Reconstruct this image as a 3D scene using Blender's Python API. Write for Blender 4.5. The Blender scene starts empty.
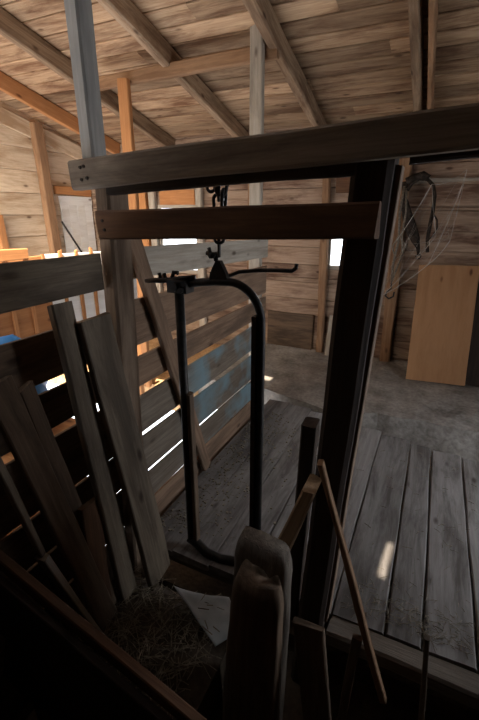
import bpy, bmesh, math, random
from mathutils import Vector, Matrix, noise

random.seed(11)
S = bpy.context.scene
COL = S.collection
V = Vector

# ------------------------------------------------------------------ camera
cam_d = bpy.data.cameras.new('camera')
cam = bpy.data.objects.new('camera', cam_d)
COL.objects.link(cam)
cam_d.sensor_fit = 'VERTICAL'
cam_d.sensor_height = 36.0
cam_d.lens = 409.0 / 720.0 * 36.0
cam_d.clip_start = 0.02
PITCH = math.atan(147.0 / 409.0)
cam.location = (0, 0, 1.6)
cam.rotation_euler = (math.pi / 2 - PITCH, 0, math.radians(25))
S.camera = cam

# ------------------------------------------------------------------ sky, sun, daylight at the openings, added stall lamps
W = bpy.data.worlds.new('sky'); S.world = W
W.use_nodes = True
bg = W.node_tree.nodes['Background']
bg.inputs['Color'].default_value = (0.90, 0.94, 1.0, 1)
bg.inputs['Strength'].default_value = 4.0

sun_d = bpy.data.lights.new('sun', 'SUN')
sun_d.energy = 26.0; sun_d.angle = math.radians(0.5); sun_d.color = (1.0, 0.86, 0.68)
sun = bpy.data.objects.new('sun', sun_d); COL.objects.link(sun)
SUN_DIR = V((-0.25, 0.5, -0.8)).normalized()
sun.rotation_euler = SUN_DIR.to_track_quat('-Z', 'Y').to_euler()
sun.location = (2, -4, 8)

def area(name, loc, direction, sx, sy, energy, color, spread=180):
    d = bpy.data.lights.new(name, 'AREA'); d.shape = 'RECTANGLE'
    d.size = sx; d.size_y = sy; d.energy = energy; d.color = color
    d.spread = math.radians(spread)
    o = bpy.data.objects.new(name, d); COL.objects.link(o)
    o.location = loc
    o.rotation_euler = V(direction).to_track_quat('-Z', 'Y').to_euler()
    return o
# daylight falling in through the open door on the right and the two windows, with extra stall lamps added
area('daylight_right_door', (1.85, 2.5, 1.05), (-1, -0.22, -0.38), 1.0, 1.8, 8.5, (0.84, 0.91, 1.0), 115)
area('daylight_back_window', (-0.74, 4.78, 1.4), (0, -1, -0.45), 0.6, 0.66, 7.0, (0.84, 0.92, 1.0))
area('daylight_stall_window', (-2.98, 4.78, 1.28), (0, -1, -0.15), 0.6, 0.7, 4.0, (0.95, 0.95, 1.0))
area('stall_fill_roof', (-2.2, 0.1, 3.75), (-0.62, 0.75, -0.6), 1.5, 1.2, 82.0, (1.0, 0.90, 0.75), 120)  # added lamp above an unseen roof hole, brightens left wall and rack
area('stall_fill_front', (-3.0, -1.75, 1.0), (-0.45, 1, -0.1), 0.9, 1.8, 70.0, (1.0, 0.84, 0.64), 75)  # added warm fill from an unseen front opening, brightens the stall

S.view_settings.view_transform = 'Standard'
S.view_settings.look = 'None'
S.view_settings.gamma = 1.0
S.view_settings.exposure = -0.1
S.view_settings.use_curve_mapping = False
S.cycles.use_denoising = True
S.cycles.max_bounces = 10
S.cycles.diffuse_bounces = 7
S.cycles.caustics_reflective = False
S.cycles.caustics_refractive = False
S.cycles.sample_clamp_indirect = 6.0

# ------------------------------------------------------------------ materials
def new_mat(name):
    m = bpy.data.materials.new(name); m.use_nodes = True
    nt = m.node_tree
    return m, nt, nt.nodes['Principled BSDF']

def wood(name, light, dark, stain=None, stain_amt=0.5, gx=1.8, gy=38.0, rough=0.85, var=0.35, bump=0.35,
         blotch=2.5, paint=None, paint_amt=0.0, paint_scale=2.2):
    m, nt, b = new_mat(name)
    N, L = nt.nodes, nt.links
    tc = N.new('ShaderNodeTexCoord'); oi = N.new('ShaderNodeObjectInfo'); geo = N.new('ShaderNodeNewGeometry')
    add = N.new('ShaderNodeMath'); add.operation = 'ADD'
    L.new(oi.outputs['Random'], add.inputs[0]); L.new(geo.outputs['Random Per Island'], add.inputs[1])
    mul = N.new('ShaderNodeMath'); mul.operation = 'MULTIPLY'; mul.inputs[1].default_value = 37.0
    L.new(add.outputs[0], mul.inputs[0])
    off = N.new('ShaderNodeVectorMath'); off.operation = 'ADD'
    cmb = N.new('ShaderNodeCombineXYZ')
    L.new(mul.outputs[0], cmb.inputs[0]); L.new(mul.outputs[0], cmb.inputs[1])
    L.new(tc.outputs['Object'], off.inputs[0]); L.new(cmb.outputs[0], off.inputs[1])
    mp = N.new('ShaderNodeMapping'); mp.inputs['Scale'].default_value = (gx, gy, gy)
    L.new(off.outputs[0], mp.inputs['Vector'])
    n1 = N.new('ShaderNodeTexNoise'); n1.inputs['Scale'].default_value = 1.6
    n1.inputs['Detail'].default_value = 9; n1.inputs['Roughness'].default_value = 0.68
    n1.inputs['Distortion'].default_value = 0.6
    L.new(mp.outputs[0], n1.inputs['Vector'])
    r1 = N.new('ShaderNodeValToRGB')
    r1.color_ramp.elements[0].position = 0.28; r1.color_ramp.elements[0].color = (*dark, 1)
    r1.color_ramp.elements[1].position = 0.72; r1.color_ramp.elements[1].color = (*light, 1)
    L.new(n1.outputs['Fac'], r1.inputs['Fac'])
    col = r1.outputs['Color']
    mp2 = N.new('ShaderNodeMapping'); mp2.inputs['Scale'].default_value = (0.6, 3.4, 3.4)
    L.new(off.outputs[0], mp2.inputs['Vector'])
    n2 = N.new('ShaderNodeTexNoise'); n2.inputs['Scale'].default_value = blotch
    n2.inputs['Detail'].default_value = 8; n2.inputs['Roughness'].default_value = 0.68; n2.inputs['Distortion'].default_value = 0.4
    L.new(mp2.outputs[0], n2.inputs['Vector'])
    if stain is not None:
        r2 = N.new('ShaderNodeValToRGB')
        r2.color_ramp.elements[0].position = 0.44; r2.color_ramp.elements[0].color = (0, 0, 0, 1)
        r2.color_ramp.elements[1].position = 0.63; r2.color_ramp.elements[1].color = (stain_amt,) * 3 + (1,)
        L.new(n2.outputs['Fac'], r2.inputs['Fac'])
        mx = N.new('ShaderNodeMix'); mx.data_type = 'RGBA'
        L.new(r2.outputs['Color'], mx.inputs[0]); L.new(col, mx.inputs[6]); mx.inputs[7].default_value = (*stain, 1)
        col = mx.outputs[2]
    if paint is not None:
        n3 = N.new('ShaderNodeTexNoise'); n3.inputs['Scale'].default_value = paint_scale
        n3.inputs['Detail'].default_value = 5
        L.new(off.outputs[0], n3.inputs['Vector'])
        r3 = N.new('ShaderNodeValToRGB')
        r3.color_ramp.elements[0].position = 0.58 - 0.3 * paint_amt; r3.color_ramp.elements[0].color = (0, 0, 0, 1)
        r3.color_ramp.elements[1].position = 0.70 - 0.3 * paint_amt; r3.color_ramp.elements[1].color = (0.9, 0.9, 0.9, 1)
        L.new(n3.outputs['Fac'], r3.inputs['Fac'])
        sx = N.new('ShaderNodeSeparateXYZ'); L.new(tc.outputs['Object'], sx.inputs[0])
        pm = N.new('ShaderNodeMapRange'); pm.interpolation_type = 'SMOOTHSTEP'
        pm.inputs['From Min'].default_value = 0.35; pm.inputs['From Max'].default_value = 0.75
        L.new(sx.outputs[0], pm.inputs['Value'])
        pmul = N.new('ShaderNodeMath'); pmul.operation = 'MULTIPLY'
        L.new(r3.outputs['Color'], pmul.inputs[0]); L.new(pm.outputs[0], pmul.inputs[1])
        mx3 = N.new('ShaderNodeMix'); mx3.data_type = 'RGBA'
        L.new(pmul.outputs[0], mx3.inputs[0]); L.new(col, mx3.inputs[6]); mx3.inputs[7].default_value = (*paint, 1)
        col = mx3.outputs[2]
    # each board its own tone
    mr = N.new('ShaderNodeMapRange')
    mr.inputs['To Min'].default_value = 1.0 - var; mr.inputs['To Max'].default_value = 1.0 + var * 0.5
    fr = N.new('ShaderNodeMath'); fr.operation = 'FRACT'
    L.new(mul.outputs[0], fr.inputs[0]); L.new(fr.outputs[0], mr.inputs['Value'])
    sc = N.new('ShaderNodeVectorMath'); sc.operation = 'SCALE'
    L.new(col, sc.inputs[0]); L.new(mr.outputs[0], sc.inputs['Scale'])
    # knots
    mpk = N.new('ShaderNodeMapping'); mpk.inputs['Scale'].default_value = (3.0, 7.0, 7.0)
    L.new(off.outputs[0], mpk.inputs['Vector'])
    vk = N.new('ShaderNodeTexVoronoi'); vk.inputs['Scale'].default_value = 1.0
    L.new(mpk.outputs[0], vk.inputs['Vector'])
    rk = N.new('ShaderNodeValToRGB')
    rk.color_ramp.elements[0].position = 0.05; rk.color_ramp.elements[0].color = (0.35, 0.3, 0.28, 1)
    rk.color_ramp.elements[1].position = 0.13; rk.color_ramp.elements[1].color = (1, 1, 1, 1)
    L.new(vk.outputs['Distance'], rk.inputs['Fac'])
    mk = N.new('ShaderNodeVectorMath'); mk.operation = 'MULTIPLY'
    L.new(sc.outputs[0], mk.inputs[0]); L.new(rk.outputs['Color'], mk.inputs[1])
    L.new(mk.outputs[0], b.inputs['Base Color'])
    b.inputs['Roughness'].default_value = rough
    b.inputs['Specular IOR Level'].default_value = 0.25
    bp = N.new('ShaderNodeBump'); bp.inputs['Strength'].default_value = bump; bp.inputs['Distance'].default_value = 0.006
    L.new(n1.outputs['Fac'], bp.inputs['Height']); L.new(bp.outputs[0], b.inputs['Normal'])
    return m

def dirt(name, c1, c2, scale=6, rough=0.95, bump=0.6, c3=None):
    m, nt, b = new_mat(name); N, L = nt.nodes, nt.links
    tc = N.new('ShaderNodeTexCoord')
    n1 = N.new('ShaderNodeTexNoise'); n1.inputs['Scale'].default_value = scale
    n1.inputs['Detail'].default_value = 10; n1.inputs['Roughness'].default_value = 0.7
    L.new(tc.outputs['Object'], n1.inputs['Vector'])
    r = N.new('ShaderNodeValToRGB')
    r.color_ramp.elements[0].position = 0.35; r.color_ramp.elements[0].color = (*c1, 1)
    r.color_ramp.elements[1].position = 0.65; r.color_ramp.elements[1].color = (*c2, 1)
    L.new(n1.outputs['Fac'], r.inputs['Fac'])
    n2 = N.new('ShaderNodeTexNoise'); n2.inputs['Scale'].default_value = scale * 9
    n2.inputs['Detail'].default_value = 4
    L.new(tc.outputs['Object'], n2.inputs['Vector'])
    r2 = N.new('ShaderNodeValToRGB')
    r2.color_ramp.elements[0].position = 0.25; r2.color_ramp.elements[0].color = (0.72, 0.72, 0.72, 1)
    r2.color_ramp.elements[1].position = 0.6; r2.color_ramp.elements[1].color = (1.1, 1.1, 1.1, 1)
    L.new(n2.outputs['Fac'], r2.inputs['Fac'])
    mm = N.new('ShaderNodeVectorMath'); mm.operation = 'MULTIPLY'
    L.new(r.outputs['Color'], mm.inputs[0]); L.new(r2.outputs['Color'], mm.inputs[1])
    L.new(mm.outputs[0], b.inputs['Base Color'])
    b.inputs['Roughness'].default_value = rough; b.inputs['Specular IOR Level'].default_value = 0.2
    bp = N.new('ShaderNodeBump'); bp.inputs['Strength'].default_value = bump; bp.inputs['Distance'].default_value = 0.01
    L.new(n2.outputs['Fac'], bp.inputs['Height']); L.new(bp.outputs[0], b.inputs['Normal'])
    return m

def metal(name, c1, c2, rough=0.55, metallic=0.8, scale=30):
    m, nt, b = new_mat(name); N, L = nt.nodes, nt.links
    tc = N.new('ShaderNodeTexCoord')
    n1 = N.new('ShaderNodeTexNoise'); n1.inputs['Scale'].default_value = scale; n1.inputs['Detail'].default_value = 6
    L.new(tc.outputs['Object'], n1.inputs['Vector'])
    r = N.new('ShaderNodeValToRGB')
    r.color_ramp.elements[0].position = 0.4; r.color_ramp.elements[0].color = (*c1, 1)
    r.color_ramp.elements[1].position = 0.65; r.color_ramp.elements[1].color = (*c2, 1)
    L.new(n1.outputs['Fac'], r.inputs['Fac']); L.new(r.outputs['Color'], b.inputs['Base Color'])
    b.inputs['Metallic'].default_value = metallic; b.inputs['Roughness'].default_value = rough
    bp = N.new('ShaderNodeBump'); bp.inputs['Strength'].default_value = 0.25; bp.inputs['Distance'].default_value = 0.003
    L.new(n1.outputs['Fac'], bp.inputs['Height']); L.new(bp.outputs[0], b.inputs['Normal'])
    return m

M = {}
M['ceiling'] = wood('whitewashed_roof_boards', (0.52, 0.365, 0.225), (0.30, 0.175, 0.10), (0.12, 0.052, 0.025), 0.85, blotch=2.6, var=0.4)
M['siding'] = wood('whitewashed_siding', (0.38, 0.28, 0.205), (0.225, 0.145, 0.097), (0.085, 0.04, 0.025), 0.85, blotch=2.4, var=0.25, bump=0.25)
M['siding_left'] = wood('limewashed_siding', (0.82, 0.68, 0.52), (0.62, 0.47, 0.32), (0.33, 0.19, 0.09), 0.75, blotch=1.6, var=0.15, bump=0.2)
M['rafter'] = wood('pale_rafter', (0.44, 0.32, 0.21), (0.20, 0.115, 0.065), (0.10, 0.055, 0.03), 0.8, var=0.2)
M['orange'] = wood('orange_new_pine', (0.52, 0.25, 0.10), (0.36, 0.155, 0.06), (0.25, 0.10, 0.04), 0.4, var=0.2)
M['stud'] = wood('brown_stud', (0.36, 0.215, 0.12), (0.20, 0.11, 0.06), (0.12, 0.06, 0.03), 0.6, var=0.2)
M['grey'] = wood('weathered_grey_board', (0.27, 0.212, 0.152), (0.125, 0.092, 0.064), (0.06, 0.045, 0.034), 0.7, var=0.2)
M['beam'] = wood('grey_brown_beam', (0.30, 0.24, 0.18), (0.16, 0.118, 0.085), (0.06, 0.04, 0.03), 0.6, var=0.1)
M['brownboard'] = wood('red_brown_board', (0.17, 0.085, 0.043), (0.08, 0.04, 0.022), (0.05, 0.025, 0.015), 0.6, var=0.1)
M['dark'] = wood('dark_timber_and_gap_shade', (0.055, 0.034, 0.023), (0.022, 0.015, 0.011), (0.015, 0.01, 0.008), 0.7, var=0.15)
M['darkbrown'] = wood('dark_brown_plank', (0.20, 0.135, 0.088), (0.09, 0.057, 0.037), (0.035, 0.024, 0.017), 0.7, var=0.25)
M['bluepost'] = wood('blue_grey_painted_post', (0.40, 0.38, 0.35), (0.28, 0.265, 0.245), (0.16, 0.16, 0.16), 0.5, var=0.05, bump=0.15)
M['fence'] = wood('worn_fence_board', (0.31, 0.20, 0.13), (0.145, 0.085, 0.052), (0.07, 0.045, 0.03), 0.7, var=0.25)
M['fenceblue'] = wood('fence_board_with_blue_paint', (0.21, 0.17, 0.13), (0.10, 0.075, 0.055), (0.07, 0.05, 0.035), 0.6, var=0.1,
                      paint=(0.15, 0.225, 0.25), paint_amt=0.36, paint_scale=2.4)
M['pale'] = wood('pale_weathered_plank', (0.47, 0.42, 0.35), (0.29, 0.245, 0.195), (0.15, 0.12, 0.09), 0.6, var=0.1)
M['postwood'] = wood('brown_post', (0.30, 0.215, 0.15), (0.14, 0.09, 0.06), (0.07, 0.045, 0.03), 0.6, var=0.1)
M['floor'] = wood('worn_floor_planks', (0.26, 0.245, 0.235), (0.145, 0.132, 0.122), (0.055, 0.046, 0.04), 0.8, blotch=3.0, var=0.18, rough=0.62, gy=30)
M['plywood'] = wood('tan_plywood', (0.36, 0.20, 0.10), (0.30, 0.16, 0.078), (0.22, 0.11, 0.05), 0.45, gx=1.0, gy=9, var=0.05, bump=0.08)
M['whitedoor'] = wood('white_painted_boards', (0.88, 0.88, 0.86), (0.76, 0.76, 0.74), (0.55, 0.52, 0.46), 0.5, var=0.06, bump=0.12)
M['sill'] = wood('worn_sill_beam', (0.24, 0.20, 0.165), (0.10, 0.08, 0.062), (0.05, 0.04, 0.03), 0.6, var=0.05, bump=0.6)
M['lit'] = wood('split_tan_board', (0.36, 0.24, 0.14), (0.20, 0.12, 0.065), (0.10, 0.06, 0.035), 0.5, var=0.15)
M['concrete'] = dirt('dirty_concrete', (0.14, 0.122, 0.108), (0.32, 0.295, 0.265), 3.5)
M['earth'] = dirt('trodden_earth', (0.06, 0.042, 0.03), (0.12, 0.09, 0.062), 5)
M['stallfloor'] = dirt('strawy_stall_floor', (0.36, 0.20, 0.09), (0.58, 0.38, 0.20), 5)
M['iron'] = metal('black_iron', (0.012, 0.011, 0.011), (0.03, 0.024, 0.02), 0.5, 0.6)
M['rust'] = metal('rusty_iron', (0.025, 0.018, 0.014), (0.06, 0.035, 0.022), 0.7, 0.5)
M['sheet'] = metal('dull_grey_sheet', (0.34, 0.37, 0.37), (0.46, 0.49, 0.49), 0.65, 0.15, 9)
M['leather'] = metal('old_black_leather', (0.018, 0.014, 0.011), (0.045, 0.034, 0.027), 0.7, 0.0, 40)
M['straw'] = dirt('dry_straw', (0.11, 0.085, 0.06), (0.38, 0.32, 0.23), 40, bump=0.1)
M['chaff'] = dirt('grey_chaff', (0.14, 0.12, 0.09), (0.30, 0.26, 0.20), 40, bump=0.1)
M['tarp'] = metal('blue_tarp', (0.03, 0.16, 0.42), (0.05, 0.24, 0.55), 0.45, 0.0, 12)
M['rope'] = metal('grey_rope', (0.10, 0.085, 0.065), (0.18, 0.15, 0.115), 0.9, 0.0, 60)
M['leather'].node_tree.nodes['Principled BSDF'].inputs['Specular IOR Level'].default_value = 0.1
m, nt, b = new_mat('window_glass')
b.inputs['Base Color'].default_value = (1, 1, 1, 1); b.inputs['Roughness'].default_value = 0.02
b.inputs['Transmission Weight'].default_value = 1.0; b.inputs['IOR'].default_value = 1.0
M['glass'] = m
m, nt, b = new_mat('cobweb_silk')
b.inputs['Base Color'].default_value = (0.75, 0.72, 0.66, 1); b.inputs['Roughness'].default_value = 0.6
b.inputs['Alpha'].default_value = 0.35
M['silk'] = m

# ------------------------------------------------------------------ helpers
def frame(A, B, wide):
    x = (B - A).normalized(); w = V(wide)
    y = (w - x * w.dot(x)).normalized(); z = x.cross(y)
    m = Matrix((x, y, z)).transposed().to_4x4(); m.translation = A
    return m

def add_plank(bm, mat4, L, Wd, T, rag=0.012, segs=None, seed=None, taper=1.0, bow=0.0):
    """a sawn plank along local x with chamfered edges, wavy sides and ragged ends"""
    rnd = random.Random(seed if seed is not None else random.random())
    s0 = rnd.uniform(0, 100)
    n = segs or max(2, min(14, int(L / 0.12)))
    c = min(T, Wd) * 0.14
    hw, ht = Wd / 2, T / 2
    prof = [(-hw + c, -ht), (hw - c, -ht), (hw, -ht + c), (hw, ht - c), (hw - c, ht), (-hw + c, ht), (-hw, ht - c), (-hw, -ht + c)]
    rings = []
    for i in range(n + 1):
        t = i / n
        x = L * t
        k = 1 + (taper - 1) * t
        d1 = noise.noise((s0, x * 2.3, 0)) * rag * 0.8
        d2 = noise.noise((s0 + 9, x * 2.0, 3)) * rag * 0.8
        bw = bow * 4 * t * (1 - t)
        ring = []
        for (py, pz) in prof:
            yy = py * k + (d1 if py > 0 else d2)
            xx = x
            if i in (0, n):
                xx += noise.noise((s0 + 30, py * 14, pz * 20 + i)) * rag * 1.4
            ring.append(bm.verts.new(mat4 @ V((xx, yy, pz + bw))))
        rings.append(ring)
    for a, b_ in zip(rings, rings[1:]):
        for j in range(8):
            bm.faces.new((a[j], a[(j + 1) % 8], b_[(j + 1) % 8], b_[j]))
    bm.faces.new(list(reversed(rings[0]))); bm.faces.new(rings[-1])

def add_box(bm, lo, hi, inv=None):
    lo, hi = V(lo), V(hi)
    vs = []
    for x in (lo.x, hi.x):
        for y in (lo.y, hi.y):
            for z in (lo.z, hi.z):
                p = V((x, y, z)); vs.append(bm.verts.new(inv @ p if inv else p))
    for f in ((0, 1, 3, 2), (4, 6, 7, 5), (0, 4, 5, 1), (2, 3, 7, 6), (0, 2, 6, 4), (1, 5, 7, 3)):
        bm.faces.new([vs[i] for i in f])

def add_tube(bm, pts, r, seg=8, flat=1.0, closed=False, radii=None):
    pts = [V(p) for p in pts]
    n = len(pts); rings = []
    prev = None
    for i, p in enumerate(pts):
        if closed: t = (pts[(i + 1) % n] - pts[i - 1]).normalized()
        else: t = (pts[min(i + 1, n - 1)] - pts[max(i - 1, 0)]).normalized()
        if prev is None:
            ref = V((0, 0, 1)) if abs(t.z) < 0.9 else V((0, 1, 0))
            u = t.cross(ref).normalized()
        else:
            u = (prev - t * prev.dot(t)).normalized()
        prev = u; w = t.cross(u)
        rr = radii[i] if radii else r
        rings.append([bm.verts.new(p + u * math.cos(2 * math.pi * k / seg) * rr + w * math.sin(2 * math.pi * k / seg) * rr * flat) for k in range(seg)])
    pairs = list(zip(rings, rings[1:]))
    if closed: pairs.append((rings[-1], rings[0]))
    for a, b_ in pairs:
        for k in range(seg):
            bm.faces.new((a[k], a[(k + 1) % seg], b_[(k + 1) % seg], b_[k]))
    if not closed:
        bm.faces.new(list(reversed(rings[0]))); bm.faces.new(rings[-1])

def link(name, bm, mat, mat4=None, parent=None, smooth=False):
    bmesh.ops.recalc_face_normals(bm, faces=bm.faces[:])
    me = bpy.data.meshes.new(name); bm.to_mesh(me); bm.free()
    me.materials.append(mat)
    if smooth:
        for p in me.polygons: p.use_smooth = True
    o = bpy.data.objects.new(name, me); COL.objects.link(o)
    if parent is not None:
        o.parent = parent
        o.matrix_parent_inverse = parent_world(parent).inverted()
    if mat4 is not None: o.matrix_basis = mat4
    return o

def parent_world(p):
    m = p.matrix_basis.copy()
    while p.parent:
        m = p.parent.matrix_basis @ p.matrix_parent_inverse @ m if False else m
        p = p.parent
        m = m
    return m

def tag(o, label, cat, group=None, kind=None):
    o['label'] = label; o['category'] = cat
    if group: o['group'] = group
    if kind: o['kind'] = kind
    return o

def structure(o, label=None, cat=None):
    o['kind'] = 'structure'
    if label: o['label'] = label
    if cat: o['category'] = cat
    return o

def empty(name, loc, label, cat, group=None):
    o = bpy.data.objects.new(name, None); COL.objects.link(o)
    o.empty_display_size = 0.1
    o.matrix_basis = Matrix.Translation(V(loc))
    return tag(o, label, cat, group)

def plank(name, A, B, Wd, T, wide, mat, parent=None, label=None, cat=None, group=None, rag=0.012, taper=1.0, bow=0.0, seed=None):
    A, B = V(A), V(B)
    f = frame(A, B, wide)
    bm = bmesh.new()
    add_plank(bm, Matrix.Identity(4), (B - A).length, Wd, T, rag, taper=taper, bow=bow, seed=seed)
    o = link(name, bm, mat, f, parent)
    if label: tag(o, label, cat, group) if parent is None else o.__setitem__('label', label)
    return o

def nails(parent, pts, normal, r=0.006):
    for p in pts:
        bm = bmesh.new()
        q = V(normal).to_track_quat('Z', 'Y').to_matrix().to_4x4()
        bmesh.ops.create_cone(bm, cap_ends=True, segments=8, radius1=r, radius2=r * 0.8, depth=0.006, matrix=Matrix.Translation(V(p)) @ q)
        link('nail', bm, M['rust'], None, parent)

# ------------------------------------------------------------------ room shell
X0, X1, Y0, Y1 = -4.4, 1.7, -1.6, 4.6
RZ0, RS = 3.425, 0.25                     # underside of rafters: z = RZ0 - RS*y
def zr(y): return RZ0 - RS * y

# ceiling: lapped roof boards on top of the rafters, with unseen holes added to let sun onto stall and floor
def build_ceiling():
    holes = [(-3.3, -1.27, -0.75, 1.15), (1.148, 1.195, -0.75, -0.50), (1.190, 1.208, -0.45, -0.35), (-0.45, -0.25, 1.52, 1.65)]
    bm = bmesh.new(); deck = bmesh.new(); y = Y0 - 0.2; step = 0.165
    t = V((0, 1, -RS)).normalized()
    k = 0
    while y < Y1 + 0.15:
        ym = y + step / 2
        cuts = [(a, b) for (a, b, c, d) in holes if c < ym < d]
        spans = []; x = X0 - 0.1
        for a, b in sorted(cuts):
            spans.append((x, a)); x = b
        spans.append((x, X1 + 0.1))
        for a, b in spans:
            js = [a]
            if b - a > 3:                                   # staggered butt joints
                js.append(a + (b - a) * (0.3 + 0.4 * ((k * 0.37) % 1)))
            js.append(b)
            for p, q in zip(js, js[1:]):
                A = V((p - 0.001, ym, zr(ym) + 0.168)); B = V((q + 0.001, ym, zr(ym) + 0.168))
                wide = t + V((0, 0, 0.03))
                add_plank(bm, frame(A, B, wide), (B - A).length, step / math.cos(math.atan(RS)) - 0.007, 0.026, 0.006, segs=8)
            up = V((0, 0, 0.035))
            A, B = V((a - 0.001, ym, zr(ym) + 0.168)) + up, V((b + 0.001, ym, zr(ym) + 0.168)) + up
            add_plank(deck, frame(A, B, t), (B - A).length, step + 0.02, 0.03, 0.0, segs=2)  # light-tight cover added so the gaps between boards read dark
        y += step; k += 1
    structure(link('ceiling', deck, M['dark']), 'light-tight dark deck added above the ceiling boards', 'ceiling')
    return structure(link('ceiling', bm, M['ceiling']), 'stained whitewashed roof boards sloping down to the back wall', 'ceiling')
build_ceiling()

def siding(name, along, const, a0, a1, z0, ztop, mat, openings=(), bh=0.19, th=0.03, label='', sign=1):
    """horizontal boards on a wall; along='x' or 'y'; openings (a0,a1,z0,z1)"""
    bm = bmesh.new()
    if along == 'x': Mx = Matrix.Translation(V((0, const, 0)))
    else: Mx = Matrix.Translation(V((const, 0, 0))) @ Matrix.Rotation(math.pi / 2, 4, 'Z')
    inv = Mx.inverted()
    edges = [z0]
    stops = sorted([e for o_ in openings for e in (o_[2], o_[3])] + [ztop])
    while edges[-1] < ztop - 1e-6:
        nz = edges[-1] + bh
        for st in stops:
            if edges[-1] + 1e-6 < st < nz + 0.03: nz = st; break
        edges.append(min(nz, ztop))
    for zl, zh in zip(edges, edges[1:]):
        h = zh - zl; zm = (zl + zh) / 2
        cuts = sorted((a, b) for (a, b, c, d) in openings if c < zm < d)
        spans = []; x = a0
        for a, b in cuts: spans.append((x, a)); x = b
        spans.append((x, a1))
        for p, q in spans:
            if along == 'x': A, B = V((p, const + sign * th / 2, zm)), V((q, const + sign * th / 2, zm))
            else: A, B = V((const + sign * th / 2, p, zm)), V((const + sign * th / 2, q, zm))
            f = frame(A, B, V((0, 0, 1)) + (V((0, 0.07 * sign, 0)) if along == 'x' else V((0.07 * sign, 0, 0))))
            add_plank(bm, inv @ f, (B - A).length, h - 0.004, th, 0.003, segs=6)
            o2 = V((0, sign * (th + 0.004), 0)) if along == 'x' else V((sign * (th + 0.004), 0, 0))
            add_plank(bm, inv @ frame(A + o2, B + o2, (0, 0, 1)), (B - A).length, h + 0.004, 0.02, 0.0, segs=2)
    o = link(name, bm, mat, Mx)
    return structure(o, label, 'wall')

W1 = (-1.06, -0.43, 1.05, 1.65)           # window behind the dark post
W2 = (-3.28, -2.68, 0.90, 1.66)           # window of the stall
siding('wall_back', 'x', Y1, X0 - 0.05, X1 + 0.05, -0.1, 2.7, M['siding'], (W1, W2), label='back wall of stained horizontal boards with two windows')
siding('wall_left', 'y', X0, Y0 - 0.05, Y1 + 0.05, -0.1, 4.0, M['siding_left'], (), bh=0.24, label='left wall of cream limewashed boards', sign=-1)
siding('wall_right', 'y', X1, Y0 - 0.05, Y1 + 0.05, -0.4, 4.0, M['siding'], ((1.95, 3.05, -0.05, 2.0),), label='right wall of boards with an open doorway', sign=1)
siding('wall_light_block', 'y', -1.27, Y0, 0.72, -0.4, 4.0, M['fence'], (), label='unseen board partition added to shade the near alley from the stall', sign=-1)  # out of view, added to block stall light from the alley
siding('wall_front', 'x', Y0, X0 - 0.05, X1 + 0.05, -0.4, 4.0, M['fence'], ((-3.6, -2.6, -0.1, 1.95),), label='board wall behind the viewpoint', sign=-1)

# floors
def build_floor():
    joints = [-1.19, -0.99, -0.78, -0.585, -0.385, -0.185, 0.033, 0.173, 0.366, 0.56, 0.78, 0.99, 1.2, 1.42, 1.69]
    Mx = Matrix.Rotation(math.pi / 2, 4, 'Z'); inv = Mx.inverted()
    bm = bmesh.new()
    for i, (a, b) in enumerate(zip(joints, joints[1:])):
        xm = (a + b) / 2
        gap = 0.0015 if a < -0.2 else 0.009
        ye = min(3.20, 2.95 - 0.25 * xm) if xm < 0.1 else 2.93 - 0.14 * xm
        A, B = V((xm, 1.318, -0.02)), V((xm, ye, -0.02))
        add_plank(bm, inv @ frame(A, B, (1, 0, 0)), (B - A).length, b - a - gap, 0.04 + random.uniform(-0.003, 0.003), 0.008, segs=12, seed=i + 5)
    o = structure(link('floor', bm, M['floor'], Mx), 'worn grey floor planks', 'floor')
    bm = bmesh.new(); add_box(bm, (-1.25, 1.33, -0.62), (X1, 3.3, -0.24))
    structure(link('floor', bm, M['earth']), 'dark ground under the floor planks', 'floor')
    # raised concrete walk with an uneven edge
    bm = bmesh.new(); n = 40; top = []; low = []; back = []
    for i in range(n + 1):
        x = -2.0 + (X1 + 2.0) * i / n
        base = 3.24 - 0.30 * max(x + 1.15, -0.1) if x < -0.6 else 3.075 + 0.13 * min(1, (x + 0.6) / 0.35)
        y = base + noise.noise((x * 4, 0, 0)) * 0.02
        lift = 0.035 + 0.01 * noise.noise((x * 6, 5, 0))
        top.append(bm.verts.new((x, y + 0.04, lift))); low.append(bm.verts.new((x, y, -0.26)))
    grid = [low, top]
    for j in range(1, 9):
        row = []
        for i in range(n + 1):
            x = -2.0 + (X1 + 2.0) * i / n
            y0 = top[i].co.y; y = y0 + (Y1 + 0.02 - y0) * j / 8
            z = 0.035 + 0.014 * noise.noise((x * 5, y * 5, 0)) + (0.03 * max(0, (y - 4.3) / 0.3))
            row.append(bm.verts.new((x, y, z)))
        grid.append(row)
    for r0, r1 in zip(grid, grid[1:]):
        for i in range(n):
            bm.faces.new((r0[i], r0[i + 1], r1[i + 1], r1[i]))
    structure(link('floor', bm, M['concrete'], smooth=False), 'raised dirty concrete walk along the back wall', 'floor')
    bm = bmesh.new(); add_box(bm, (X0, Y0, -0.30), (-1.25, 3.12, -0.05))
    bm = bmesh.new(); add_box(bm, (X0, 3.12, -0.30), (-2.0, Y1, -0.05))
    structure(link('floor', bm, M['stallfloor']), 'straw-coloured floor of the bright stall', 'floor')
    bm = bmesh.new(); add_box(bm, (-1.25, Y0, -0.60), (X1, 1.34, -0.35))
    structure(link('floor', bm, M['earth']), 'dark earth floor of the near alley', 'floor')
build_floor()

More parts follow.
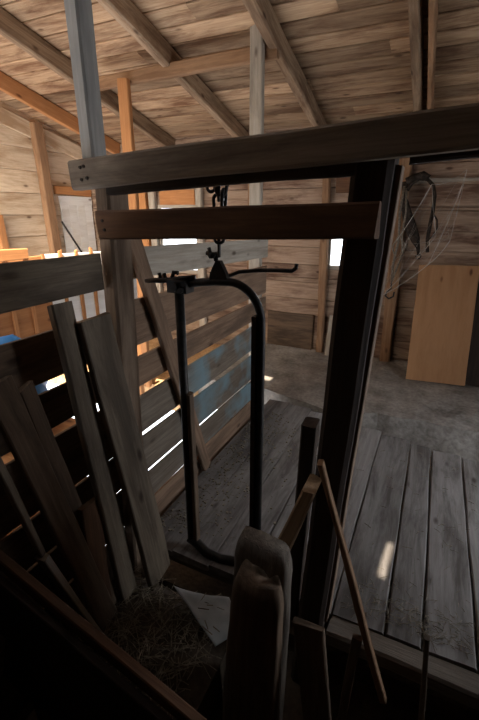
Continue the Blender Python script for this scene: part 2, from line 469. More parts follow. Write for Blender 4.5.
# windows
def window(idx, rect, muntin=False):
    a, b, c, d = rect
    bm = bmesh.new()
    for lo, hi in (((a - 0.03, Y1 - 0.02, c - 0.035), (b + 0.03, Y1 + 0.04, c)), ((a - 0.03, Y1 - 0.01, d), (b + 0.03, Y1 + 0.04, d + 0.04)),
                   ((a - 0.03, Y1 - 0.01, c), (a + 0.012, Y1 + 0.04, d)), ((b - 0.012, Y1 - 0.01, c), (b + 0.03, Y1 + 0.04, d))):
        add_box(bm, lo, hi)
    o = structure(link('window_%d' % idx, bm, M['pale']), 'small bright window in the back wall', 'window')
    bm = bmesh.new(); add_box(bm, (a + 0.012, Y1 + 0.015, c), (b - 0.012, Y1 + 0.019, d))
    link('window_pane', bm, M['glass'], None, o)
window(1, W1); window(2, W2)

# white board door at the far end of the left wall
bm = bmesh.new()
Mx = Matrix.Translation(V((X0, 0, 0))) @ Matrix.Rotation(math.pi / 2, 4, 'Z')
for i in range(4):
    y_ = 4.04 + 0.1345 * (i + 0.5)
    A, B = V((X0 + 0.02, y_, -0.05)), V((X0 + 0.02, y_, 1.70))
    add_plank(bm, Mx.inverted() @ frame(A, B, (0, 1, 0)), (B - A).length, 0.133, 0.022, 0.001)
A, B = V((X0 + 0.024, 4.04, 1.75)), V((X0 + 0.024, 4.575, 1.75))
add_plank(bm, Mx.inverted() @ frame(A, B, (0, 0, 1)), (B - A).length, 0.11, 0.03, 0.001)
door = structure(link('door_1', bm, M['whitedoor'], Mx), 'white painted board door at the end of the left wall', 'door')

plank('trim_1', (X0 + 0.025, 3.98, 1.87), (X0 + 0.025, 4.58, 1.86), 0.10, 0.035, (0, 0, 1), M['orange'])['kind'] = 'structure'
plank('trim_2', (X0 + 0.02, 3.0, zr(3.0) - 0.0), (X0 + 0.02, 4.58, zr(4.58) + 0.02), 0.17, 0.028, (0, 0, 1), M['siding_left'])['kind'] = 'structure'
plank('trim_3', (-0.40, Y1 - 0.03, 1.885), (1.6, Y1 - 0.03, 1.90), 0.035, 0.03, (0, 0, 1), M['pale'])['kind'] = 'structure'
plank('trim_4', (-1.75, Y1 - 0.02, 0.25), (-1.18, Y1 - 0.02, 0.245), 0.47, 0.02, (0, 0, 1), M['darkbrown'])['kind'] = 'structure'
plank('trim_5', (-3.24, Y1 - 0.02, 1.78), (-2.73, Y1 - 0.02, 1.78), 0.17, 0.02, (0, 0, 1), M['orange'])['kind'] = 'structure'
plank('trim_6', (-1.03, Y1 - 0.02, 1.87), (-0.5, Y1 - 0.02, 1.87), 0.15, 0.02, (0, 0, 1), M['brownboard'])['kind'] = 'structure'

def box_thing(name, A, B, Wd, T, wide, mat, label, cat, group=None, **k):
    return plank(name, A, B, Wd, T, wide, mat, None, label, cat, group, **k)

# wall studs
zt = 2.28
box_thing('wall_stud', (X0 + 0.055, 3.86, -0.05), (X0 + 0.055, 3.82, 2.56), 0.13, 0.09, (0, 1, 0), M['stud'], 'brown stud on the cream left wall beside the white door', 'stud', 'studs on the far walls')
box_thing('wall_stud', (X0 + 0.055, 3.17, -0.05), (X0 + 0.055, 3.13, 1.58), 0.10, 0.08, (0, 1, 0), M['orange'], 'short orange stud on the cream left wall at the edge of the photo', 'stud', 'studs on the far walls')
box_thing('wall_stud', (-3.52, Y1 - 0.05, -0.05), (-3.52, Y1 - 0.05, zt), 0.20, 0.07, (1, 0, 0), M['orange'], 'orange stud left of the small window behind the hanging chain board', 'stud', 'studs on the far walls')
box_thing('wall_stud', (-3.33, Y1 - 0.05, -0.05), (-3.33, Y1 - 0.05, zt), 0.09, 0.07, (1, 0, 0), M['pale'], 'pale stud framing the left side of the small stall window', 'stud', 'studs on the far walls')
box_thing('wall_stud', (-2.65, Y1 - 0.05, -0.05), (-2.65, Y1 - 0.05, zt), 0.09, 0.07, (1, 0, 0), M['pale'], 'pale stud framing the right side of the small stall window', 'stud', 'studs on the far walls')
box_thing('wall_stud', (-1.96, Y1 - 0.05, -0.05), (-1.96, Y1 - 0.05, zt), 0.10, 0.07, (1, 0, 0), M['stud'], 'brown stud on the back wall behind the fence end', 'stud', 'studs on the far walls')
box_thing('wall_stud', (-1.075, Y1 - 0.05, 0.06), (-1.135, Y1 - 0.05, zt), 0.075, 0.08, (1, 0, 0), M['stud'], 'tan stud left of the bright window by the dark post', 'stud', 'studs on the far walls')
box_thing('wall_stud', (-0.345, Y1 - 0.05, 0.06), (-0.385, Y1 - 0.05, zt), 0.11, 0.08, (1, 0, 0), M['stud'], 'tan stud behind the hanging harness, right of the dark post', 'stud', 'studs on the far walls')

# ------------------------------------------------------------------ rafters
def rafter(x, w, mat, label, ya=-1.55, yb=4.58, d=0.145):
    A, B = V((x, ya, zr(ya) + d / 2)), V((x, yb, zr(yb) + d / 2))
    return box_thing('rafter', A, B, w, d, (1, 0, 0), mat, label, 'rafter', 'rafters under the roof boards', rag=0.008)
rafter(-3.83, 0.05, M['orange'], 'orange new pine rafter nearest the left wall')
rafter(-3.02, 0.07, M['rafter'], 'pale brown rafter second from the left wall')
rafter(-2.065, 0.075, M['rafter'], 'stained rafter crossing the short cross beam mid-span')
rafter(-1.195, 0.075, M['rafter'], 'whitewashed rafter above the right end of the cross beam')
rafter(-0.31, 0.06, M['rafter'], 'pale rafter rising at the top right of the photo')
rafter(-0.215, 0.035, M['stud'], 'thin tan rafter beside the pale one at top right')
rafter(0.62, 0.06, M['rafter'], 'rafter beyond the right edge of the photo')

cb = box_thing('cross_beam', (-2.78, 3.13, 2.615), (-1.17, 3.13, 2.645), 0.095, 0.055, (0, 0, 1), M['stud'], 'short pale cross beam under the rafters on two uprights', 'beam')
box_thing('upright', (-1.285, 3.065, -0.05), (-1.295, 3.065, 2.78), 0.095, 0.055, (1, 0, 0), M['pale'], 'pale upright carrying the right end of the short cross beam', 'post')
box_thing('upright', (-2.47, 3.07, -0.05), (-2.45, 3.07, 2.60), 0.10, 0.05, (1, 0, 0), M['orange'], 'orange upright under the left part of the short cross beam', 'post')

# ------------------------------------------------------------------ stall front: posts, beams
lp = box_thing('post', (-1.172, 1.262, -0.35), (-1.100, 1.262, 1.69), 0.066, 0.115, (1, 0, 0), M['postwood'], 'grey brown left post under the blue-grey upright', 'post')
box_thing('post', (-1.145, 1.24, 1.69), (-1.146, 1.24, 2.98), 0.052, 0.075, (1, 0, 0), M['bluepost'], 'blue-grey painted upright standing on the left post', 'post')
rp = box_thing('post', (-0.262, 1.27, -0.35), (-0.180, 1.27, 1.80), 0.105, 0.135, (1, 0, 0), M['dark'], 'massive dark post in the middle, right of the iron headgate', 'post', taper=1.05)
plank('lit_face_strip', (-0.196, 1.285, 0.02), (-0.119, 1.285, 1.72), 0.016, 0.07, (1, 0, 0), M['postwood'], rp, 'paler strip for the lit side face of the post', rag=0.004)  # paler wood stands in for light on the post's side face

b1 = box_thing('beam', (-1.182, 1.176, 1.723), (0.75, 1.172, 1.815), 0.092, 0.05, (0, 0, 1), M['beam'], 'long grey upper beam spanning both posts', 'beam', rag=0.006)
nails(b1, [(-1.13, 1.149, 1.745), (-1.115, 1.149, 1.748), (-1.13, 1.149, 1.707), (-1.105, 1.149, 1.711)], (0, -1, 0))
b2 = box_thing('board', (-1.088, 1.175, 1.560), (-0.146, 1.17, 1.582), 0.094, 0.045, (0, 0, 1), M['brownboard'], 'dark red-brown cross board nailed below the long upper beam', 'board', rag=0.006)
nails(b2, [(-1.06, 1.151, 1.575), (-1.055, 1.151, 1.545)], (0, -1, 0))
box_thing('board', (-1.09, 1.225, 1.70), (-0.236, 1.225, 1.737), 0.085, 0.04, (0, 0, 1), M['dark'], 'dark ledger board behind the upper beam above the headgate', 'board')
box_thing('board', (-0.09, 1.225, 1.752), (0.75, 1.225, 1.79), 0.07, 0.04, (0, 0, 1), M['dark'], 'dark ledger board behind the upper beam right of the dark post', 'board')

# ------------------------------------------------------------------ plank fence
fence = empty('plank_fence', (-1.22, 1.3, -0.05), 'long plank fence between bright stall and floor, some boards blue', 'fence')
def fboard(y0, y1, z0a, z0b, z1a, z1b, mat, label=None, x=-1.222, t=0.014):
    za, zb = (z0a + z1a) / 2, (z0b + z1b) / 2
    A, B = V((x, y0, za)), V((x, y1, zb))
    return plank('board', A, B, ((z1a - z0a) + (z1b - z0b)) / 2, t, (0, 0, 1), mat, fence, label, rag=0.006,
                 taper=(z1b - z0b) / max(z1a - z0a, 1e-3) if False else 1.0)
# far part, behind the headgate
fboard(1.36, 3.14, 1.325, 1.265, 1.46, 1.412, M['pale'], 'pale top board')
fboard(1.36, 3.12, 1.005, 0.992, 1.235, 1.20, M['fence'])
fboard(1.36, 3.12, 0.81, 0.797, 0.948, 0.962, M['fence'])
fboard(1.36, 3.12, 0.552, 0.578, 0.752, 0.768, M['fenceblue'], 'board with worn blue paint')
fboard(1.36, 3.12, 0.338, 0.310, 0.515, 0.545, M['fenceblue'], 'board with blue paint')
fboard(1.36, 3.12, 0.14, 0.15, 0.310, 0.302, M['fenceblue'], 'lower board with patches of blue paint')
fboard(1.36, 3.10, -0.06, -0.06, 0.13, 0.14, M['fence'])
# near part, left of the left post
fboard(-1.5, 1.193, 1.325, 1.324, 1.465, 1.461, M['grey'], 'wide grey top rail', x=-1.13)
fboard(-1.5, 1.36, 1.025, 1.025, 1.205, 1.20, M['darkbrown'])
fboard(-1.5, 1.36, 0.835, 0.835, 0.985, 0.985, M['darkbrown'])
fboard(-1.5, 1.36, 0.545, 0.545, 0.805, 0.79, M['darkbrown'])
fboard(-1.5, 1.36, 0.335, 0.345, 0.527, 0.527, M['darkbrown'])
fboard(-1.5, 1.36, 0.12, 0.12, 0.325, 0.332, M['darkbrown'])
fboard(-1.5, 1.36, -0.30, -0.30, 0.11, 0.11, M['darkbrown'])

box_thing('brace', (-1.185, 2.02, 0.0), (-1.185, 1.46, 1.50), 0.085, 0.03, (0, 1, 0), M['fence'], 'slanting brown brace board leaning along the plank fence', 'brace')

# ------------------------------------------------------------------ leaning planks at left
G = 'old planks leaning on the fence'
def lean(A, B, w, t, mat, label, wide=(0, 1, 0), **k):
    return box_thing('leaning_plank', A, B, w, t, wide, mat, label, 'plank', G, **k)
lean((-0.970, 1.185, -0.02), (-1.068, 1.068, 1.250), 0.150, 0.028, M['grey'], 'widest grey plank leaning just left of the left post')
lean((-1.035, 1.04, -0.02), (-1.098, 0.955, 1.32), 0.09, 0.03, M['grey'], 'tall narrow plank leaning on the top rail left of the widest plank')
lean((-1.03, 0.90, -0.02), (-1.12, 0.705, 1.13), 0.09, 0.03, M['darkbrown'], 'dark plank leaning at the left edge with a split top')
lean((-1.06, 0.965, 0.0), (-1.15, 0.81, 1.07), 0.055, 0.025, M['darkbrown'], 'short dark plank between the split plank and the tall narrow plank')
lean((-1.04, 0.885, -0.02), (-1.08, 0.935, 0.545), 0.095, 0.028, M['brownboard'], 'low red-brown plank standing in the straw')
lean((-0.97, 0.81, 0.0), (-1.055, 0.69, 0.51), 0.024, 0.05, M['pale'], 'pale thin strip leaning above the foreground rail', wide=(0, 1, 0.0))
lean((-1.045, 0.735, 0.25), (-1.10, 0.63, 0.97), 0.022, 0.03, M['grey'], 'thin grey lath at the left edge above the pale strip')

# ------------------------------------------------------------------ manger in the foreground
bm = bmesh.new(); add_box(bm, (-1.19, 0.62, -0.34), (-0.545, 1.19, -0.09))
tag(link('manger_bed', bm, M['earth']), 'dark manger bed holding the heap of straw', 'manger')
mf = empty('feed_trough', (-0.7, 0.57, -0.35), 'dark manger front with a rail slanting across the lower left foreground', 'manger')
plank('top_rail', (-1.17, 0.60, 0.565), (-0.20, 0.590, 0.235), 0.042, 0.03, (0, 0, 1), M['brownboard'], mf, 'worn reddish rail', rag=0.014)
plank('front_board', (-1.17, 0.565, 0.41), (-0.20, 0.555, 0.08), 0.27, 0.025, (0, 0, 1), M['dark'], mf)
plank('lower_board', (-1.17, 0.567, 0.13), (-0.20, 0.560, -0.20), 0.27, 0.022, (0, 0, 1), M['dark'], mf)

def strand(bm, p, yaw, L, r, lift):
    d = V((math.cos(yaw), math.sin(yaw), lift)).normalized()
    q = p + d * L * 0.5 + V((random.uniform(-1, 1), random.uniform(-1, 1), random.uniform(-.2, .6))) * L * 0.1
    e = q + d * L * 0.5 + V((0, 0, -L * 0.12))
    add_tube(bm, [p, q, e], r, 3)
def straw_heap():
    bm = bmesh.new(); random.seed(3)
    # lumpy bed
    n, m_ = 22, 18; g = []
    for i in range(n + 1):
        row = []
        for j in range(m_ + 1):
            x = -1.17 + 0.62 * i / n; y = 0.64 + 0.54 * j / m_
            e = min(i, n - i, j, m_ - j) / 4.0
            z = -0.088 + min(1, e) * (0.06 + 0.05 * noise.noise((x * 7, y * 7, 1)) + 0.015 * noise.noise((x * 30, y * 30, 1)))
            row.append(bm.verts.new((x, y, z)))
        g.append(row)
    for i in range(n):
        for j in range(m_):
            bm.faces.new((g[i][j], g[i + 1][j], g[i + 1][j + 1], g[i][j + 1]))
    nbed = len(bm.faces)
    for k in range(700):
        x = random.uniform(-1.13, -0.58); y = random.uniform(0.68, 1.14)
        z = -0.03 + 0.05 * noise.noise((x * 7, y * 7, 1)) + random.uniform(0, 0.03)
        strand(bm, V((x, y, z)), random.uniform(0, 6.3), random.uniform(0.03, 0.12), random.uniform(0.0010, 0.0024), random.uniform(-0.2, 0.5))
    bm.faces.ensure_lookup_table()
    for f_ in bm.faces[:nbed]: f_.material_index = 1
    o = link('straw_heap', bm, M['straw'])
    o.data.materials.append(M['earth'])
    tag(o, 'heap of dark dry straw in the manger', 'straw', kind='stuff')
straw_heap()

# bent sheet lying on the straw
def sheet():
    c = [V((-0.83, 1.10, 0.035)), V((-0.60, 1.18, 0.03)), V((-0.49, 1.07, 0.03)), V((-0.565, 0.985, 0.0))]
    n = 12; bm = bmesh.new(); rows = []
    for s in (0.0, -0.004):
        g = []
        for i in range(n + 1):
            row = []
            for j in range(n + 1):
                u, v = i / n, j / n
                p = (c[0] * (1 - u) + c[1] * u) * (1 - v) + (c[3] * (1 - u) + c[2] * u) * v
                p.z += 0.035 * (1 - u) ** 3 * (1 - v) + 0.006 * noise.noise((u * 4, v * 4, 2)) + s
                row.append(bm.verts.new(p))
            g.append(row)
        rows.append(g)
        for i in range(n):
            for j in range(n):
                bm.faces.new((g[i][j], g[i + 1][j], g[i + 1][j + 1], g[i][j + 1]))
    a, b_ = rows
    rim = [(i, 0) for i in range(n)] + [(n, j) for j in range(n)] + [(i, n) for i in range(n, 0, -1)] + [(0, j) for j in range(n, 0, -1)]
    for k in range(len(rim)):
        p, q = rim[k], rim[(k + 1) % len(rim)]
        bm.faces.new((a[p[0]][p[1]], a[q[0]][q[1]], b_[q[0]][q[1]], b_[p[0]][p[1]]))
    tag(link('metal_sheet', bm, M['sheet'], smooth=True), 'bent pale grey sheet lying on the straw beside the stump post', 'sheet')
sheet()

# rounded stump posts
def stump(A, B, w, t, mat, label, seed, skew=0.0, ragged=0.014):
    A, B = V(A), V(B); f = frame(A, B, (1, 0, 0)); L = (B - A).length
    bm = bmesh.new(); rings = []; ns = 24; n = 36
    for i in range(ns + 1):
        s = i / ns; x = L * s
        sh = 1.0 if s < 0.9 else 1.0 - 0.2 * ((s - 0.9) / 0.1) ** 2
        ring = []
        for k in range(n):
            a = 2 * math.pi * k / n
            cx, cz = math.cos(a), math.sin(a)
            p = 0.6
            yy = math.copysign(abs(cx) ** p, cx) * w / 2 * sh * (1.3 - 0.3 * min(1, s / 0.85)); zz = math.copysign(abs(cz) ** p, cz) * t / 2 * sh
            rr = 1 + 0.06 * noise.noise((cx * 2 + seed, cz * 2, x * 4)) + 0.025 * noise.noise((cx * 9 + seed, cz * 9, x * 2))
            xx = x
            if s > 0.8: xx += skew * yy * (s - 0.8) / 0.2 + ragged * noise.noise((yy * 28, zz * 28, seed)) * (s - 0.8) / 0.2
            ring.append(bm.verts.new((xx, yy * rr, zz * rr)))
        rings.append(ring)
    for a, b_ in zip(rings, rings[1:]):
        for k in range(n): bm.faces.new((a[k], a[(k + 1) % n], b_[(k + 1) % n], b_[k]))
    bm.faces.new(rings[-1]); bm.faces.new(list(reversed(rings[0])))
    return tag(link('stump_post', bm, mat, f, smooth=True), label, 'post')
stump((-0.405, 0.985, -0.35), (-0.362, 0.97, 0.615), 0.195, 0.085, M['sill'], 'thick weathered stump post with a rounded top behind its twin', 1, skew=-0.12)
stump((-0.375, 0.865, -0.35), (-0.340, 0.865, 0.575), 0.165, 0.075, M['darkbrown'], 'darker stump post in front with a ragged narrower top', 7, skew=-0.05, ragged=0.045)

box_thing('short_post', (-0.355, 1.33, -0.10), (-0.330, 1.33, 0.872), 0.055, 0.07, (1, 0, 0), M['dark'], 'short dark post with a flat top just left of the massive post', 'post', rag=0.006)
box_thing('slanting_board', (-0.440, 1.075, 0.17), (-0.262, 1.145, 0.745), 0.05, 0.12, (1, 0, -0.25), M['lit'], 'split tan board slanting up to the dark post above the stumps', 'board')
box_thing('slanting_board', (-0.095, 0.90, -0.30), (-0.200, 0.96, 0.35), 0.105, 0.025, (1, 0, 0), M['darkbrown'], 'dark brown board leaning low at the right of the stump posts', 'board')
box_thing('stick', (0.062, 1.13, -0.10), (-0.240, 1.13, 0.85), 0.024, 0.028, (1, 0, 0), M['stud'], 'thin tan stick leaning across the foot of the massive post', 'stick')
box_thing('stick', (0.215, 1.13, -0.34), (0.155, 1.14, 0.27), 0.022, 0.02, (1, 0, 0), M['grey'], 'thin grey stick standing against the sill at lower right', 'stick')
box_thing('stick', (-0.075, 1.1, -0.34), (-0.058, 1.12, 0.17), 0.03, 0.02, (1, 0, 0), M['darkbrown'], 'dark lath standing below the sill behind the leaning stick', 'stick')

# sill under the plank floor
box_thing('sill_beam', (-0.18, 1.275, -0.045), (1.65, 1.26, -0.045), 0.09, 0.075, (0, 1, 0), M['sill'], 'worn rounded sill beam at the edge of the floor planks', 'sill', rag=0.02)
box_thing('sill_beam', (-1.08, 1.375, -0.05), (-0.36, 1.365, -0.05), 0.085, 0.08, (0, 1, 0), M['sill'], 'short sill under the iron headgate', 'sill', rag=0.012)
box_thing('floor_stringer', (-1.2, 1.30, -0.17), (1.65, 1.33, -0.17), 0.14, 0.03, (0, 0, 1), M['dark'], 'dark board under the edge of the floor planks', 'board') if False else None

# ------------------------------------------------------------------ iron headgate
HY = 1.39
hg = empty('headgate', (-0.74, HY, 0.0), 'black iron stanchion headgate hanging from a chain between the posts', 'headgate')
def part(name, bm, mat, parent=hg, smooth=True, label=None):
    o = link(name, bm, mat, None, parent, smooth)
    if label: o['label'] = label
    return o
# arched outer tube
pts = [(-0.555, HY, 0.02)] + [(-0.556, HY, 0.1 + 0.1 * i) for i in range(11)]
cx, cz, rx, rz = -0.69, 1.20, 0.134, 0.155
for i in range(1, 11):
    a = (math.pi / 2) * i / 10
    pts.append((cx + rx * math.cos(a), HY, cz + rz * math.sin(a)))
pts += [(-0.75, HY, 1.353), (-0.82, HY, 1.345), (-0.90, HY, 1.33)]
bm = bmesh.new(); add_tube(bm, pts, 0.016, 10); part('arched_tube', bm, M['iron'])
bm = bmesh.new(); add_tube(bm, [(-0.915, HY, 0.03), (-0.916, HY, 0.7), (-0.917, HY, 1.32)], 0.020, 10); part('left_bar', bm, M['iron'])
bm = bmesh.new(); add_box(bm, (-0.590, HY - 0.02, 0.06), (-0.571, HY + 0.02, 1.235)); part('inner_strap', bm, M['rust'], smooth=False)
plank('wood_liner', (-0.885, HY, 0.06), (-0.888, HY, 0.86), 0.022, 0.035, (1, 0, 0), M['darkbrown'], hg, 'reddish wooden liner')
bm = bmesh.new(); add_tube(bm, [(-0.93, HY, 0.05), (-0.88, HY, 0.03), (-0.82, HY - 0.02, 0.015), (-0.74, HY - 0.02, 0.005), (-0.62, HY, 0.015), (-0.555, HY, 0.03)], 0.024, 8); part('bottom_bar', bm, M['iron'])
# pivot bracket and toothed lever at the top left
bm = bmesh.new()
add_box(bm, (-0.955, HY - 0.03, 1.30), (-0.865, HY + 0.03, 1.352))
add_tube(bm, [(-0.915, HY - 0.045, 1.325), (-0.915, HY + 0.045, 1.325)], 0.018, 8)
add_tube(bm, [(-0.885, HY - 0.045, 1.315), (-0.885, HY + 0.045, 1.315)], 0.012, 8)
part('pivot_bracket', bm, M['iron'], smooth=False)
bm = bmesh.new()
add_tube(bm, [(-1.075, HY - 0.005, 1.335), (-1.03, HY - 0.005, 1.34), (-0.96, HY - 0.005, 1.345), (-0.90, HY - 0.005, 1.352), (-0.84, HY, 1.362)], 0.011, 6, radii=[0.008, 0.012, 0.013, 0.015, 0.012])
for x in (-1.0, -0.975):
    add_tube(bm, [(x, HY - 0.005, 1.345), (x - 0.006, HY - 0.005, 1.372)], 0.008, 6)
add_tube(bm, [(-0.945, HY - 0.005, 1.352), (-0.935, HY - 0.005, 1.378), (-0.915, HY - 0.005, 1.376)], 0.009, 6)
part('latch_lever', bm, M['iron'])
# hanger plate and bolt
bm = bmesh.new()
prof = [(-0.775, 1.35), (-0.69, 1.35), (-0.70, 1.385), (-0.725, 1.432), (-0.742, 1.432), (-0.765, 1.39)]
f1 = [bm.verts.new((x, HY - 0.012, z)) for x, z in prof]; f2 = [bm.verts.new((x, HY + 0.012, z)) for x, z in prof]
bm.faces.new(f1); bm.faces.new(list(reversed(f2)))
for i in range(6): bm.faces.new((f1[i], f2[i], f2[(i + 1) % 6], f1[(i + 1) % 6]))
part('hanger_plate', bm, M['iron'], smooth=False)
bm = bmesh.new()
add_tube(bm, [(-0.752, HY - 0.03, 1.452), (-0.752, HY + 0.03, 1.452)], 0.012, 6)
add_tube(bm, [(-0.785, HY, 1.458), (-0.735, HY, 1.45)], 0.009, 6)
add_tube(bm, [(-0.775, HY, 1.478), (-0.765, HY, 1.44)], 0.008, 6)
add_tube(bm, [(-0.745, HY, 1.43), (-0.748, HY, 1.46)], 0.010, 6)
part('bolt', bm, M['iron'])
bm = bmesh.new()
add_tube(bm, [(-0.70, HY + 0.02, 1.375), (-0.66, HY + 0.02, 1.392), (-0.58, HY + 0.02, 1.402), (-0.50, HY + 0.02, 1.406), (-0.452, HY + 0.02, 1.407), (-0.438, HY + 0.02, 1.418), (-0.437, HY + 0.02, 1.432)], 0.0075, 8)
part('latch_rod', bm, M['iron'])

# chain from the beam to the headgate
ch = empty('chain', (-0.73, 1.33, 1.46), 'rusty iron chain holding the headgate under the upper beam', 'chain')
def link_mesh(L, w, r):
    bm = bmesh.new(); pts = []
    for i in range(16):
        a = 2 * math.pi * i / 16
        pts.append((math.cos(a) * w, 0, math.sin(a) * w + (L / 2 - w if math.sin(a) >= 0 else -(L / 2 - w))))
    add_tube(bm, pts, r, 6, closed=True); return bm
first = None
def put_link(p, rotz, tilt=0.0):
    global first
    if first is None:
        o = link('chain_link', link_mesh(0.068, 0.017, 0.006), M['iron'], None, ch, True); first = o
    else:
        o = first.copy(); COL.objects.link(o); o.parent = ch
        o.matrix_parent_inverse = first.matrix_parent_inverse
    o.matrix_basis = Matrix.Translation(V(p)) @ Matrix.Rotation(rotz, 4, 'Z') @ Matrix.Rotation(tilt, 4, 'Y')
z = 1.485
i = 0
while z < 1.70:
    put_link((-0.722 + 0.055 * (z - 1.48) / 0.25, HY - 0.02 - 0.08 * (z - 1.485) / 0.2, z), (0.5 if i % 2 else 2.0), 0.05 * (-1) ** i)
    z += 0.047; i += 1
for k, (dx, zz) in enumerate(((0.058, 1.688), (0.064, 1.640), (0.014, 1.70))):
    put_link((-0.72 + dx, 1.285, zz), 0.4 + 1.3 * k, 0.2)

# ------------------------------------------------------------------ back area: plywood, harness, rope, plank
box_thing('plywood_sheet', (0.168, 4.14, 0.045), (0.130, 4.48, 1.125), 0.525, 0.018, (1, 0, 0), M['plywood'], 'tan plywood sheet leaning against the back wall at right', 'panel', rag=0.003)
box_thing('dark_gap_sheet', (0.67, 4.22, 0.05), (0.66, 4.52, 1.13), 0.50, 0.03, (1, 0, 0), M['dark'], 'dark sheet standing in for the shaded gap right of the tan plywood', 'panel')  # dark sheet put in for the shade of the gap beside the plywood
box_thing('loose_plank', (-0.955, 4.47, 0.045), (-0.950, 4.56, 0.50), 0.085, 0.02, (1, 0, 0), M['pale'], 'short pale plank leaning under the bright back window', 'plank')

hy = 4.47
ha = empty('harness', (-0.15, hy, 1.9), 'old black leather harness straps hanging on the back wall above the plywood', 'harness')
def strap(name, pts, w, t, mat, parent=ha, radii=None):
    bm = bmesh.new(); add_tube(bm, pts, w, 8, flat=t, radii=radii); return link(name, bm, mat, None, parent, True)
strap('crown_strap', [(-0.33, hy, 1.80), (-0.30, hy, 1.86), (-0.24, hy, 1.90), (-0.17, hy, 1.895), (-0.11, hy, 1.84), (-0.085, hy, 1.75), (-0.08, hy, 1.60)], 0.028, 0.6, M['leather'])
strap('long_strap', [(-0.08, hy, 1.62), (-0.088, hy, 1.50), (-0.092, hy, 1.36), (-0.075, hy, 1.24)], 0.017, 0.6, M['leather'])
strap('side_loop', [(-0.08, hy, 1.60), (-0.035, hy, 1.54), (-0.022, hy, 1.46), (-0.05, hy, 1.39), (-0.09, hy, 1.35)], 0.011, 0.7, M['leather'])
strap('blinker', [(-0.335, hy, 1.72), (-0.31, hy, 1.60), (-0.26, hy, 1.48), (-0.20, hy, 1.36), (-0.165, hy, 1.28), (-0.15, hy, 1.20)], 0.03, 0.3, M['leather'], radii=[0.02, 0.045, 0.055, 0.042, 0.018, 0.012])
strap('cheek_strap', [(-0.36, hy, 1.88), (-0.35, hy, 1.76), (-0.335, hy, 1.62)], 0.026, 0.6, M['leather'])
strap('brow_roll', [(-0.35, hy, 1.88), (-0.28, hy, 1.91), (-0.21, hy, 1.935), (-0.16, hy, 1.90)], 0.036, 0.9, M['leather'])
bm = bmesh.new(); add_tube(bm, [(-0.15 + 0.022 * math.cos(a), hy, 1.20 + 0.022 * math.sin(a)) for a in [k * math.pi / 6 for k in range(12)]], 0.006, 6, closed=True)
link('ring', bm, M['rust'], None, ha, True)
lr = empty('lead_rope', (-0.36, 4.46, 0.8), 'frayed lead rope with an iron hook hanging beside the dark post', 'rope')
strap('rope', [(-0.36, 4.46, 1.84), (-0.372, 4.46, 1.6), (-0.35, 4.46, 1.36), (-0.375, 4.46, 1.12), (-0.37, 4.46, 0.94)], 0.012, 1.0, M['rope'], lr)
strap('rope', [(-0.34, 4.46, 1.82), (-0.315, 4.46, 1.6), (-0.33, 4.46, 1.40), (-0.30, 4.46, 1.22), (-0.34, 4.46, 1.06), (-0.365, 4.46, 0.95)], 0.010, 1.0, M['rope'], lr)
strap('rope_loop', [(-0.36, 4.46, 1.38), (-0.40, 4.46, 1.28), (-0.36, 4.46, 1.17), (-0.30, 4.46, 1.2), (-0.28, 4.46, 1.32)], 0.007, 1.0, M['rope'], lr)
strap('hook', [(-0.37, 4.46, 0.95), (-0.365, 4.46, 0.87), (-0.40, 4.46, 0.84), (-0.41, 4.46, 0.79), (-0.375, 4.46, 0.765), (-0.335, 4.46, 0.79), (-0.33, 4.46, 0.84)], 0.009, 1.0, M['iron'], lr)

# cobweb strung between the harness, the wall and the beam
def cobweb():
    bm = bmesh.new(); random.seed(8)
    a = {'p': V((0.14, 4.30, 1.95)), 'q': V((-0.42, 4.36, 0.82)), 'r': V((0.10, 4.30, 1.36)), 's': V((-0.05, 4.33, 1.14)), 't': V((-0.12, 4.30, 1.84)), 'u': V((-0.36, 4.34, 1.35)), 'w': V((-0.02, 4.33, 1.40)), 'v': V((0.1, 4.3, 1.7))}
    def th(p, q, r=0.0028, sag=0.02):
        p, q = V(p), V(q)
        add_tube(bm, [p.lerp(q, t) + V((0, 0, -sag * 4 * t * (1 - t))) for t in [0, .25, .5, .75, 1]], r, 4)
    th(a['q'], a['s'], 0.0032); th(a['s'], a['r'], 0.0032); th(a['s'], a['v'], 0.0025); th(a['v'], a['p'], 0.0018); th(a['r'], a['p'], 0.0018)
    th(a['u'], a['t'], 0.003); th(a['t'], a['p'], 0.0018, 0.04); th(a['q'], a['w'], 0.002); th(a['w'], a['t'], 0.0015)
    ks = list(a.values())
    for k in range(22):
        p, q = random.choice(ks), random.choice(ks)
        p2 = p.lerp(random.choice(ks), random.random() * 0.6); q2 = q.lerp(random.choice(ks), random.random() * 0.6)
        th(p2, q2, 0.0008, 0.03)
    tag(link('cobweb', bm, M['silk']), 'dusty cobweb strands strung from the harness across the back wall', 'cobweb', kind='stuff')
cobweb()

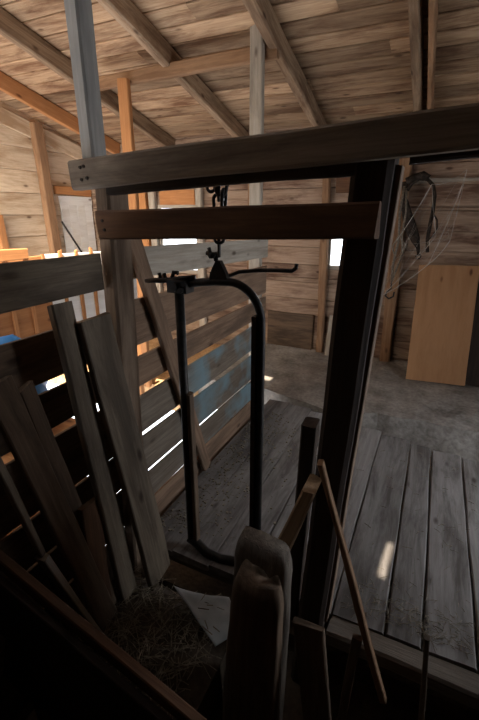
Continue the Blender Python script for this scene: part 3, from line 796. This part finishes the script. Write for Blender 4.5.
# ------------------------------------------------------------------ the bright stall: hay rack, tarp, rod
rk = empty('hay_rack', (-2.2, 1.8, 0.0), 'orange slatted hay rack behind the fence in the bright stall', 'rack')
plank('back_panel', (-2.24, 1.87, 1.02), (-2.24, 2.75, 0.99), 0.66, 0.02, (0, 0, 1), M['whitedoor'], rk, 'whitewashed back panel')
plank('back_panel', (-2.24, 0.9, 1.02), (-2.24, 1.86, 1.02), 0.66, 0.02, (0, 0, 1), M['orange'], rk, 'orange brown back panel')
plank('top_rail', (-2.19, 0.9, 1.385), (-2.19, 1.72, 1.375), 0.06, 0.03, (0, 0, 1), M['orange'], rk)
for i in range(13):
    y = 1.05 + 0.135 * i
    plank('slat', (-2.221, y, 0.68), (-2.221, y, 1.36 + 0.01 * (i % 2)), 0.024, 0.014, (0, 1, 0), M['orange'], rk)
plank('bottom_rail', (-2.20, 0.9, 0.68), (-2.20, 2.75, 0.68), 0.06, 0.03, (0, 0, 1), M['orange'], rk) 
for y in (0.95, 2.7):
    plank('leg', (-2.245, y, -0.05), (-2.245, y, 0.72), 0.06, 0.05, (0, 1, 0), M['orange'], rk)

bm = bmesh.new()
bmesh.ops.create_uvsphere(bm, u_segments=28, v_segments=16, radius=1.0)
for v in bm.verts:
    n_ = noise.noise(v.co * 1.8 + V((4, 0, 0))) * 0.28 + noise.noise(v.co * 5) * 0.10
    v.co = V((v.co.x * 0.17, v.co.y * 0.24, v.co.z * 0.24)) * (1 + n_)
    v.co.z = max(v.co.z, -0.2)
    v.co += V((-1.72, 1.08, 0.815))
tag(link('tarp_bundle', bm, M['tarp'], smooth=True), 'crumpled blue tarp bundle behind the fence at the left edge', 'tarp')
bm = bmesh.new()
add_tube(bm, [(-4.30, 3.955, 1.50), (-4.30, 4.205, 1.13), (-4.28, 4.50, 0.68), (-4.20, 4.54, -0.04)], 0.012, 6)
tag(link('rod', bm, M['iron'], smooth=True), 'thin dark rod leaning against the white door', 'rod')

fb = empty('feed_box', (-1.72, 1.05, -0.05), 'plain wooden feed box under the blue tarp bundle', 'box')
for A, B, w, wd in (((-1.92, 0.80, 0.27), (-1.92, 1.32, 0.27), 0.64, (0, 0, 1)), ((-1.52, 0.80, 0.27), (-1.52, 1.32, 0.27), 0.64, (0, 0, 1)),
                    ((-1.90, 0.81, 0.27), (-1.54, 0.81, 0.27), 0.64, (0, 0, 1)), ((-1.90, 1.31, 0.27), (-1.54, 1.31, 0.27), 0.64, (0, 0, 1))):
    plank('side', A, B, w, 0.02, wd, M['orange'], fb, rag=0.0)
plank('lid', (-1.93, 1.06, 0.60), (-1.51, 1.06, 0.60), 0.56, 0.02, (0, 1, 0), M['orange'], fb, rag=0.0)
# loose straw and chaff on the planks
def chaff():
    bm = bmesh.new(); random.seed(21)
    for k in range(900):
        t = random.random()
        if t < 0.35: x, y = random.gauss(0.16, 0.16), 1.36 + abs(random.gauss(0, 0.10))
        elif t < 0.7: x, y = -1.17 + abs(random.gauss(0, 0.16)), random.uniform(1.45, 2.9)
        else: x, y = random.uniform(-1.15, 0.7), random.uniform(1.4, 2.85)
        if not (-1.18 < x < 1.6 and 1.34 < y < 2.84): continue
        strand(bm, V((x, y, 0.006)), random.uniform(0, 6.3), random.uniform(0.01, 0.05), random.uniform(0.0007, 0.0015), random.uniform(0.0, 0.15))
    for k in range(500):
        x = -1.17 + abs(random.gauss(0, 0.22)); y = random.uniform(1.42, 2.95); s = random.uniform(0.004, 0.012)
        if x > -0.4: continue
        add_box(bm, (x, y, 0.0), (x + s, y + s * random.uniform(.6, 1.6), s * 0.6))
    tag(link('chaff', bm, M['chaff']), 'loose straw and chaff scattered over the floor planks', 'straw', kind='stuff')
chaff()
